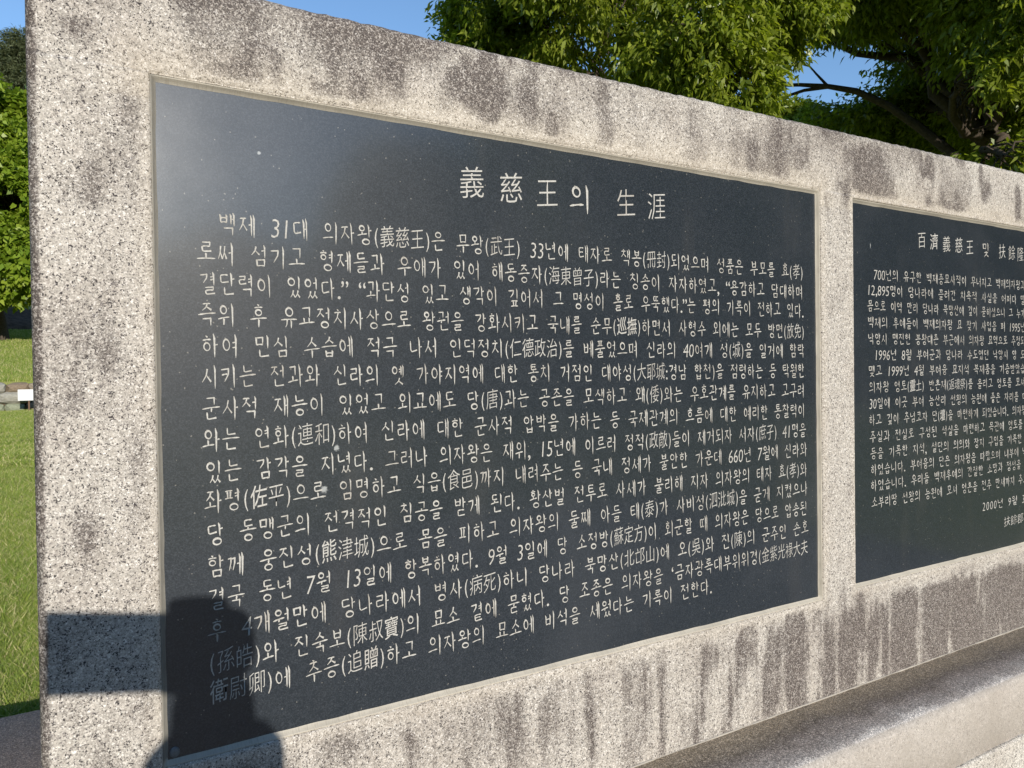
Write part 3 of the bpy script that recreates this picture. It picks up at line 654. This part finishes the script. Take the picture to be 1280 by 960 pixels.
# ------------------------------------------------------------------ vegetation
def leaves(centres, dirs, per, spread, llen, lwid, droop, sc=1.0):
    """sprays of pointed leaves; returns V, F(quads), var"""
    n = len(centres); C = np.repeat(centres, per, 0); Dn = np.repeat(dirs, per, 0); N = n*per
    t = rng.random(N); base_ = C+Dn*(t[:, None]*spread)+rng.normal(0, spread*.16, (N, 3))
    d = Dn*.6+rng.normal(0, .75, (N, 3))*np.array([1, 1, .6]); d[:, 2] -= droop; d /= np.linalg.norm(d, axis=1, keepdims=True)
    side = np.cross(d, rng.normal(0, 1, (N, 3))+np.array([0, 0, 1.2])); side /= np.maximum(np.linalg.norm(side, axis=1, keepdims=True), 1e-6)
    L = llen*rng.uniform(.65, 1.2, N)[:, None]; W = lwid*rng.uniform(.8, 1.2, N)[:, None]
    nn = np.cross(side, d)
    P0 = base_; P1 = base_+d*L*.42+side*W*.5+nn*W*.18; P2 = base_+d*L-np.array([0, 0, 1])*L*.12; P3 = base_+d*L*.42-side*W*.5+nn*W*.18
    V = np.stack([P0, P1, P2, P3], 1).reshape(-1, 3); F_ = np.arange(N*4).reshape(-1, 4)
    var = np.clip(np.repeat(rng.random(n), per)*.6+rng.random(N)*.5-.05, 0, 1)
    return V, F_, np.repeat(var, 4)
def crown_pts(lobes, dens, gap=.5, gs=1.6, shell=.55, seed=0):
    P, Dr = [], []
    for (c, r) in lobes:
        c = np.array(c); r = np.array(r if hasattr(r, '__len__') else (r, r, r*.85), float)
        n = int(dens*(r[0]*r[1]*r[2])**(2/3)); u = rng.normal(0, 1, (n, 3)); u /= np.linalg.norm(u, axis=1, keepdims=True)
        rad = 1-rng.random(n)**1.5*shell; p = c+u*rad[:, None]*r*(1+.22*(fbm(u[:, 0]*2.3+seed, u[:, 1]*2.3, u[:, 2]*2.3+c[0])-.5)[:, None]*2)
        k = fbm(p[:, 0]*gs+seed, p[:, 1]*gs, p[:, 2]*gs, 3) > gap
        o = u+rng.normal(0, .35, (n, 3)); o[:, 2] -= .25; o /= np.linalg.norm(o, axis=1, keepdims=True)
        P.append(p[k]); Dr.append(o[k])
    return np.concatenate(P), np.concatenate(Dr)
def bend(a, b, k, amp):
    a, b = np.array(a, float), np.array(b, float); t = np.linspace(0, 1, k)[:, None]; L = np.linalg.norm(b-a)
    off_ = np.cumsum(rng.normal(0, 1, (k, 3)), 0); off_ -= t*off_[-1]; off_ -= (1-t)*off_[0]
    p = a+(b-a)*t+off_*amp*L/k; p[:, 2] += (np.sin(t[:, 0]*np.pi))*L*.06; return p
def tree(name, label, cat, base, lobes, mat, dens, per, llen, lwid, droop, spread=.3, trunk_r=.16, fork=None, limbs=(), gap=.47, gs=1.6, group=None, twigs=60, seed=0, shell=.55):
    t = tag(empty(name, tuple(base)), label, cat, group); off = -Vector(base)
    P, Dr = crown_pts(lobes, dens, gap, gs, shell, seed); V_, F_, va = leaves(P, Dr, per, spread, llen, lwid, droop)
    mesh_np('crown', V_-np.array(base), F_, mat, t, attrs={'var': va})
    fork = np.array(fork if fork is not None else np.array(base)+np.array([0, 0, 2.0]), float); parts = []
    tp = bend(base, fork, 7, .25); parts.append(tube(tp, np.linspace(trunk_r*1.25, trunk_r*.8, 7), 10))
    for (c, r) in lobes:
        c = np.array(c, float); rr = np.mean(r) if hasattr(r, '__len__') else r
        lp = bend(fork, c, 9, .5); parts.append(tube(lp, np.linspace(trunk_r*.6, trunk_r*.16, 9), 7))
        sel = P[np.linalg.norm(P-c, axis=1) < rr*1.15]
        for q in sel[rng.integers(0, len(sel), twigs)] if len(sel) else []:
            s0 = lp[rng.integers(3, 9)]; parts.append(tube(bend(s0, q, 6, .5), np.linspace(trunk_r*.13, .006, 6), 4))
    for pts, r0, r1 in limbs: parts.append(tube(pts, np.linspace(r0, r1, len(pts)), 8))
    Vt, Ft = merge(parts); mesh_np('trunk', Vt-np.array(base), Ft, MAT_BARK, t, smooth=True)
    return t
def gz_(p): return float(ground_z(np.array(p[0]), np.array(p[1])))
def atr(px, py, D):
    v = ray(px, py); return Vector(CAM + v*D/math.hypot(v[0], v[1]))
def L(px, py, D, r): return (tuple(atr(px, py, D)), r)
# big broadleaf trees over the wall, to the right
b1 = atr(815, 400, 11.0); b1.z = GZ
tree('broadleaf_tree', 'leafy tree with drooping pointed leaves rising against blue sky above the panel title', 'tree', b1,
     [L(650, -8, 10.2, (.9, .9, .85)), L(740, -40, 9.8, (1.05, 1.0, .95)), L(600, 60, 10.6, (.45, .45, .5)), L(850, 30, 9.8, (.9, .9, .70)), L(800, -150, 11, (2.0, 1.8, 1.3)), L(640, -120, 11, (1.3, 1.2, 1.0)), L(905, 105, 9.9, (.55, .55, .42)), L(960, 15, 10.5, (.7, .8, .5)), L(820, 125, 12.6, (.8, .9, .2))],
     MAT_LEAF, 3000, 12, .115, .042, .55, .30, .15, atr(812, 150, 11.1), gap=.50, gs=2.0, twigs=16)
b2 = atr(1215, 400, 12.0); b2.z = GZ
def path(pts, D): return [tuple(atr(a, b, D)) for a, b in pts]
tree('broadleaf_tree', 'spreading dark crowned tree with forked trunk and a bare arching limb at the right', 'tree', b2,
     [L(1080, -45, 11.4, (1.3, 1.2, .65)), L(1180, -40, 12.6, (1.5, 1.3, .8)), L(1000, -30, 12.5, (1.0, 1.0, .6)), L(1255, 195, 10.5, (.5, .5, .30)), L(1195, 105, 10.6, (.38, .4, .16)), L(1290, -10, 11.0, (1.0, 1.0, .9)),
      L(1150, 85, 13.2, (.6, .7, .25)), L(1110, 165, 13.8, (1.1, 1.0, .38)), L(1205, 150, 14.0, (1.1, 1.0, .6)), L(1040, 165, 14.4, (.7, .8, .22)), L(1330, 120, 13.0, (1.3, 1.2, 1.0)), L(1130, -150, 13, (2.4, 2.2, 1.3))],
     MAT_LEAF, 3000, 12, .115, .042, .55, .30, .15, atr(1228, 165, 12.0),
     limbs=[(path([(1215, 240), (1190, 192), (1150, 160), (1110, 132), (1070, 114), (1035, 108), (1000, 106), (965, 107), (940, 110)], 12.0), .075, .013),
            (path([(1040, 108), (1005, 113), (978, 122), (955, 124), (925, 122)], 12.0), .028, .01), (path([(975, 122), (962, 135), (948, 150)], 12.0), .014, .006),
            (path([(1035, 108), (1020, 92), (1008, 78)], 12.0), .022, .007),
            (path([(1222, 165), (1212, 110), (1226, 60), (1230, 0), (1222, -60)], 12.0), .10, .06), (path([(1238, 165), (1258, 90), (1272, 30), (1285, -50)], 11.8), .075, .05), (path([(1236, 150), (1224, 128), (1221, 112)], 11.7), .04, .025)], gap=.495, gs=1.9, twigs=14, seed=5)
b3 = atr(985, 300, 24); b3.z = GZ
tree('broadleaf_tree', 'small distant dark tree top peeping just above the wall below the bare limb', 'tree', b3, [L(985, 152, 24, (.75, .75, .45)), L(1020, 180, 24, (1.7, 1, .5))], MAT_LEAF, 2600, 9, .16, .06, .2, .2, .1, atr(1000, 200, 24), gap=.42)
# trees at the left edge, beyond the terrace
b4 = at(1.5, 440, 27.5); b4.z = gz_(b4)-.05
tree('maple_tree', 'bright green leafy tree at the left edge above the sloping lawn', 'tree', b4,
     [L(-20, 150, 26.6, (1.1, 1.1, .9)), L(24, 165, 26.4, (.95, 1.0, .8)), L(-45, 240, 26.3, (1.5, 1.3, 1.2)), L(14, 240, 26.0, (1.3, 1.2, .95)), L(60, 200, 27.5, (1.8, 1.5, 1.8)), L(20, 325, 25.9, (1.35, 1.2, .9)), L(-60, 330, 26.2, (1.5, 1.4, 1.0)), L(80, 320, 26.8, (1.6, 1.4, 1.1))],
     MAT_LEAF2, 1700, 9, .20, .13, .35, .36, .2, at(0, 330, 27.6), gap=.45, gs=1.1, twigs=20, seed=3)
b5 = at(20, 440, 38); b5.z = gz_(b5)-.1
def pine():
    t = tag(empty('pine_tree', tuple(b5)), 'grey green pine standing behind the bright maple at the left edge', 'tree')
    P, Dr = crown_pts([L(30, 62, 38, (.9, .9, .6)), L(8, 78, 38, (.9, .9, .45)), L(0, 115, 38, (1.4, 1.1, .5)), L(38, 105, 38, (1.3, 1.1, .6)), L(-20, 150, 38.3, (1.8, 1.4, .8)), L(50, 150, 38, (1.8, 1.4, .9)), L(20, 200, 38.5, (2.2, 1.6, 1.3)), L(80, 110, 39, (1.4, 1.4, 1.3))], 1500, .47, 1.4, .9, 8)
    V_, F_, va = leaves(P, Dr, 14, .25, .17, .028, -.15); mesh_np('crown', V_-np.array(b5), F_, MAT_PINE, t, attrs={'var': va})
    parts = [tube(bend(b5, at(22, 60, 38), 10, .15), np.linspace(.22, .05, 10), 8)]
    for (a, b, c, d) in ((20, 110, 0, 112), (21, 95, 40, 100), (20, 140, -20, 150), (21, 80, 8, 76)): parts.append(tube(bend(at(a, b, 38), at(c, d, 38), 6, .2), np.linspace(.07, .02, 6), 6))
    Vt, Ft = merge(parts); mesh_np('trunk', Vt-np.array(b5), Ft, MAT_BARK, t, smooth=True)
pine()
# dark understorey bank below the trees on the left
def hedge(name, label, lobes, dens, mat, llen, lwid):
    P, Dr = crown_pts(lobes, dens, .36, 1.0, .4, 2); V_, F_, va = leaves(P, Dr, 8, .25, llen, lwid, .1)
    return tag(mesh_np(name, V_, F_, mat, attrs={'var': va}), label, 'woodland', kind='stuff')
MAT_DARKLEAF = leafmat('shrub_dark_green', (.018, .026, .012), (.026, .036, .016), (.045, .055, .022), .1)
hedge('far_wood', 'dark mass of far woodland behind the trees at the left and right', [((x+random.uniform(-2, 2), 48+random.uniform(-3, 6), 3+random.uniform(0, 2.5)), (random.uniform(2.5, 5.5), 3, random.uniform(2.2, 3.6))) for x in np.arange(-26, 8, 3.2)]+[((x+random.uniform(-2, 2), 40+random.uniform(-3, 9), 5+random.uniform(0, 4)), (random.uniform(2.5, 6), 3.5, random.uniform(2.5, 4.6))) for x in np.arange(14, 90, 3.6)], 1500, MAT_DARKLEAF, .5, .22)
# shaded slope of leaf litter / rock right under the maple
bm = bmesh.new(); MAT_BANK = simple('dark_litter_bank', (.10, .068, .045), .95, .1, .6, 5, .5)
nX, nY = 60, 10
vv = [[bm.verts.new((-8+i*.22, 30.2+j*.28+.35*math.sin(i*.21), 0)) for i in range(nX)] for j in range(nY)]
for j in range(nY):
    for i in range(nX):
        v = vv[j][i]; t = j/(nY-1); v.co.z = 1.95+t**.7*1.15-.10*(v.co.x+1)*.3+(float(fbm(v.co.x*1.5, v.co.y*1.5))-.5)*.35
for j in range(nY-1):
    for i in range(nX-1): bm.faces.new((vv[j][i], vv[j][i+1], vv[j+1][i+1], vv[j+1][i]))
tag(from_bm('earth_bank', bm, MAT_BANK, smooth=True), kind='structure')
# wood behind the photographer, mirrored dark in the panels, plus added light-blocking banks
P, Dr = crown_pts([((x, -46+6*math.sin(x*.3), 2.5+random.uniform(-1.2, 1.6)), (5.5, 4, random.uniform(3.6, 5.2))) for x in np.arange(-30, 75, 6.5)], 420, .3, .5, .4, 6)
block_banks = [((x+random.uniform(-1, 1), yy, random.uniform(3, 10)), (4.2, 4.2, 4.2)) for x in (-14, -20) for yy in np.arange(-40, 4, 5.5)]+[((x+random.uniform(-1, 1), yy, random.uniform(3, 10.5)), (4.2, 4.2, 4.2)) for x in (19.5, 25.5, 32) for yy in np.arange(-40, -3, 5.5)]+[((x, -44+abs(x)*.05, random.uniform(5, 11)), (5, 4, 5)) for x in (-32, -24, -17, 19, 27, 36, 45)]  # unseen side banks added to block sky light and shade the right-hand trees
P2, D2 = crown_pts(block_banks, 300, .3, .5, .4, 6); P = np.concatenate([P, P2]); Dr = np.concatenate([Dr, D2])
V_, F_, va = leaves(P, Dr, 8, .8, 1.0, .5, .2)
tag(mesh_np('tree_line_and_light_block', V_, F_, MAT_LEAF, attrs={'var': va}), 'woodland behind the photographer, with added side banks that block sky light', 'woodland', kind='stuff')

# ------------------------------------------------------------------ low stone retaining wall and the white sign
rw = tag(empty('retaining_wall', (-3, 18.75, GZ)), 'low mossy rubble stone wall between lower lawn and sloping lawn at left', 'wall')
MAT_STONES = [simple('wall_stone_'+n, c, .9, .2, .3, 9, .6) for n, c in (('tan', (.30, .25, .19)), ('grey', (.30, .29, .25)), ('moss', (.25, .27, .19)), ('brown', (.22, .17, .12)))]
bm = bmesh.new(); box_bm(bm, -9, 9, 18.72, 18.95, GZ-.1, .30); bk = from_bm('mortar_core', bm, simple('wall_earth', (.12, .095, .065), .95)); bk.parent = rw; bk.matrix_parent_inverse = Matrix.Translation(-rw.location)
stone_meshes = []
for k in range(8):
    bm = bmesh.new(); bmesh.ops.create_icosphere(bm, subdivisions=2, radius=.5)
    for v in bm.verts:
        p = v.co.copy(); m_ = max(abs(p.x), abs(p.y), abs(p.z)); q = p.lerp(p*(.5/m_), .55); q += Vector([(float(fbm(p.x*2+k*3, p.y*2, p.z*2+i*5))-.5)*.22 for i in range(3)]); v.co = q
    me = bpy.data.meshes.new('wall_stone'); bm.to_mesh(me); bm.free(); me.materials.append(MAT_STONES[k % 4]); stone_meshes.append(me)
for row, (z0, hh) in enumerate(((GZ, .20), (GZ+.19, .25), (GZ+.43, .20))):
    x = -7.0
    while x < 4:
        wdt = random.uniform(.28, .62); o = bpy.data.objects.new('wall_stone', random.choice(stone_meshes)); o.location = Vector((x+wdt/2, 18.72+random.uniform(-.03, .03), z0+hh/2))-Vector(rw.location)
        o.scale = (wdt*1.06, .32, hh*1.12); o.rotation_euler = (0, random.uniform(-.1, .1), 0); link(o, rw); x += wdt
sg = at(36, 493, 17.9); s0 = Vector((sg.x, 17.9, GZ)); sgn = tag(empty('lawn_sign', tuple(s0)), 'small blank white sign board on a thin post before the low stone wall', 'sign')
tl, br = at(22, 487, 17.9), at(62, 500, 17.9)
bm = bmesh.new(); box_bm(bm, tl.x-s0.x, br.x-s0.x, -.012, .012, br.z-GZ, tl.z-GZ, .004, 1); from_bm('sign_board', bm, simple('white_sign_paint', (.72, .72, .72), .5, .4, .03), sgn)
for dx in (0.0, .36):
    bm = bmesh.new(); box_bm(bm, -.015+dx, .015+dx, .013, .04, -.1, tl.z-GZ-.03); from_bm('post', bm, simple('brown_post', (.14, .08, .05), .7), sgn)

# ------------------------------------------------------------------ the photographer: crouching left of the lens, right arm stretched out with the phone
MAT_SKIN = simple('skin', (.50, .33, .24), .5, .4, .05, 40); MAT_JACKET = simple('navy_jacket_cloth', (.03, .035, .05), .9, .2, .2, 60)
MAT_TROU = simple('dark_trousers_cloth', (.035, .033, .032), .9, .2, .2, 60); MAT_HAIR = simple('black_hair', (.012, .01, .009), .5, .4, .3, 90)
C3 = Vector(CAM); rt, up, fw = Vector(RT), Vector(UP), Vector(FW)
ph = tag(empty('mobile_phone', tuple(C3-fw*.008)), 'black phone held sideways in an outstretched hand in front of the wall', 'phone')
Rm = Matrix((rt, up, fw)).transposed().to_4x4()
def phone_part(name, x0, x1, z0, z1, y0, y1, mat, bev=.004):
    bm = bmesh.new(); box_bm(bm, x0, x1, z0, z1, y0, y1, bev, 3); bm.transform(Rm)
    return from_bm(name, bm, mat, ph, True)
phone_part('body', -.020, .142, -.0615, .0165, -.0095, -.001, simple('phone_black', (.015, .015, .017), .35, .5, .1), .003)
phone_part('screen', -.017, .139, -.0585, .0135, -.0105, -.0096, simple('dark_glass', (.01, .01, .012), .08, .5, .05), .0003)
phone_part('lens_bump', -.016, -.004, -.014, -.003, -.0009, .001, simple('phone_lens', (.02, .02, .02), .2, .5, .1), .0008)
per = tag(empty('person', (-.57, -1.28, -.40)), 'crouching person in a navy jacket reaching out a phone with the right hand', 'person')
pinv = Vector(per.location)
def skin_mesh(name, verts, edges, radii, mat, parent, sub=2, root=0):
    me = bpy.data.meshes.new(name); me.from_pydata([tuple(Vector(v)-pinv) for v in verts], edges, []); me.materials.append(mat)
    o = link(bpy.data.objects.new(name, me), parent)
    md = o.modifiers.new('Skin', 'SKIN'); md.use_smooth_shade = True
    sv = me.skin_vertices[0].data if me.skin_vertices else None
    if sv is None:
        o.data.update(); bpy.context.view_layer.objects.active = o
        return o
    for i, r in enumerate(radii): sv[i].radius = (r, r) if not hasattr(r, '__len__') else r
    sv[root].use_root = True
    s = o.modifiers.new('Sub', 'SUBSURF'); s.levels = sub; s.render_levels = sub
    return o
def skin_bake(name, verts, edges, radii, mat, parent, sub=2, root=0):
    """skin the skeleton, then freeze it to a plain mesh"""
    bm = bmesh.new(); lay = bm.verts.layers.skin.verify()
    bv = []
    for i, v in enumerate(verts):
        b = bm.verts.new(Vector(v)-pinv); r = radii[i]; b[lay].radius = (r, r) if not hasattr(r, '__len__') else r; b[lay].use_root = (i == root); bv.append(b)
    for a, b in edges: bm.edges.new((bv[a], bv[b]))
    me = bpy.data.meshes.new(name); bm.to_mesh(me); bm.free(); o = link(bpy.data.objects.new(name, me))
    md = o.modifiers.new('Skin', 'SKIN'); md.use_smooth_shade = True; s = o.modifiers.new('Sub', 'SUBSURF'); s.levels = sub; s.render_levels = sub
    dg = bpy.context.evaluated_depsgraph_get(); dg.update(); m2 = bpy.data.meshes.new_from_object(o.evaluated_get(dg)); m2.name = name; bpy.data.objects.remove(o)
    m2.materials.clear(); m2.materials.append(mat)
    for p in m2.polygons: p.use_smooth = True
    return link(bpy.data.objects.new(name, m2), parent)
def K(x, y, z): return Vector((x, y, z))
pelv, chest, neckb = K(-.60, -1.42, -.10), K(-.55, -1.30, .20), K(-.53, -1.25, .34); headc = K(-.515, -1.21, .47)
sR, eR, wR = K(-.37, -1.20, .25), K(.005, -1.17, .07), K(.020, -.965, .312)
sL, eL, wL = K(-.71, -1.27, .27), K(-.84, -1.10, .08), K(-.70, -.98, .04)
hR, kR, aR = K(-.52, -1.42, -.12), K(-.47, -1.02, .06), K(-.50, -1.18, -.34)
hL, kL, aL = K(-.68, -1.42, -.12), K(-.75, -1.04, .06), K(-.73, -1.22, -.34)
grip = C3+rt*.141-up*.004-fw*.010                     # palm at the phone's right end
V_ = [pelv+K(0, .01, .05), chest, neckb, headc-K(0, 0, .07), sR, eR, wR, grip-up*.035, sL, eL, wL, wL+K(.05, .08, .0), hR, kR, aR, aR+K(0, .17, -.03), hL, kL, aL, aL+K(-.02, .17, -.03), headc, headc+K(0, .005, .07)]
E_ = [(0, 1), (1, 2), (2, 3), (1, 4), (4, 5), (5, 6), (6, 7), (1, 8), (8, 9), (9, 10), (10, 11), (0, 12), (12, 13), (13, 14), (14, 15), (0, 16), (16, 17), (17, 18), (18, 19), (3, 20), (20, 21)]
r_ = [.085, .085, .05, .045, .05, .040, .048, (.034, .022), .05, .038, .026, .03, .06, .045, .035, .035, .06, .045, .035, .035, .085, .062]
body = skin_bake('body', V_, E_, r_, MAT_SKIN, per)
# jacket with sleeves, trousers
skin_bake('jacket', [pelv+K(0, 0, .06), chest, neckb-K(0, 0, .02), sR, eR, wR+(eR-wR)*.06, sL, eL, wL+(eL-wL)*.08, wR+(eR-wR)*.24], [(0, 1), (1, 2), (1, 3), (3, 4), (4, 9), (9, 5), (1, 6), (6, 7), (7, 8)], [.175, .18, .085, .10, .08, .076, .08, .062, .045, .078], MAT_JACKET, per)
skin_bake('trousers', [pelv+K(0, .01, .09), pelv+K(0, 0, .0), hR-K(0, 0, .01), (hR+kR)/2, kR, aR+K(0, 0, .04), hL-K(0, 0, .01), (hL+kL)/2, kL, aL+K(0, 0, .04)], [(0, 1), (1, 2), (2, 3), (3, 4), (4, 5), (1, 6), (6, 7), (7, 8), (8, 9)], [.14, .13, .10, .09, .078, .06, .10, .09, .078, .06], MAT_TROU, per)
# right hand: four fingers round the phone's back edge, thumb on the screen side
pk = grip
def finger(pts, rr): return skin_bake('finger', pts, [(i, i+1) for i in range(len(pts)-1)], rr, MAT_SKIN, body, 1)
skin_bake('palm', [grip-up*.062-fw*.004, grip-up*.022-rt*.003, grip+up*.020-rt*.016], [(0, 1), (1, 2)], [(.056, .05), (.058, .055), (.062, .054)], MAT_SKIN, body, 2)
for k, (dz, ln) in enumerate(((.020, .066), (.006, .062), (-.012, .050), (-.030, .040))):
    a = grip+up*dz+rt*.012; finger([a, a+fw*.022-rt*.006, a+fw*.026-rt*(ln*.55), a+fw*.017-rt*ln], [.012, .0115, .0105, .009])
a = grip-up*.03-rt*.002; finger([a, a-fw*.018-rt*.014+up*.004, a-fw*.020-rt*.036+up*.012, a-fw*.014-rt*.052+up*.018], [.0125, .0115, .0105, .009])
a = grip-up*.05-rt*.02; finger([a, a-rt*.012-up*.012], [.010, .008])
# head details
def ball(name, c, r, mat, parent, sx=1, sy=1, sz=1):
    bm = bmesh.new(); bmesh.ops.create_icosphere(bm, subdivisions=3, radius=r)
    for v in bm.verts: v.co = Vector((v.co.x*sx, v.co.y*sy, v.co.z*sz))+c-pinv
    return from_bm(name, bm, mat, parent, True)
ball('hair', headc+K(0, -.022, .040), .093, MAT_HAIR, per, .98, 1.0, .98)
for s in (-1, 1):
    ball('ear', headc+K(s*.080, -.01, .0), .022, MAT_SKIN, body, .4, .7, 1.2); ball('eye', headc+K(s*.030, .076, .012), .011, simple('eye_white', (.6, .6, .58), .3), body)
ball('nose', headc+K(0, .088, -.012), .014, MAT_SKIN, body, .8, 1.1, 1.4); ball('mouth', headc+K(0, .074, -.045), .017, simple('lips', (.35, .15, .13), .5), body, 1.3, .5, .4)
for f, s in ((aR, 1), (aL, -1)):
    ball('shoe', f+K(0, .07, -.012), .05, simple('shoe_black', (.02, .02, .02), .6), per, .95, 2.6, .9)
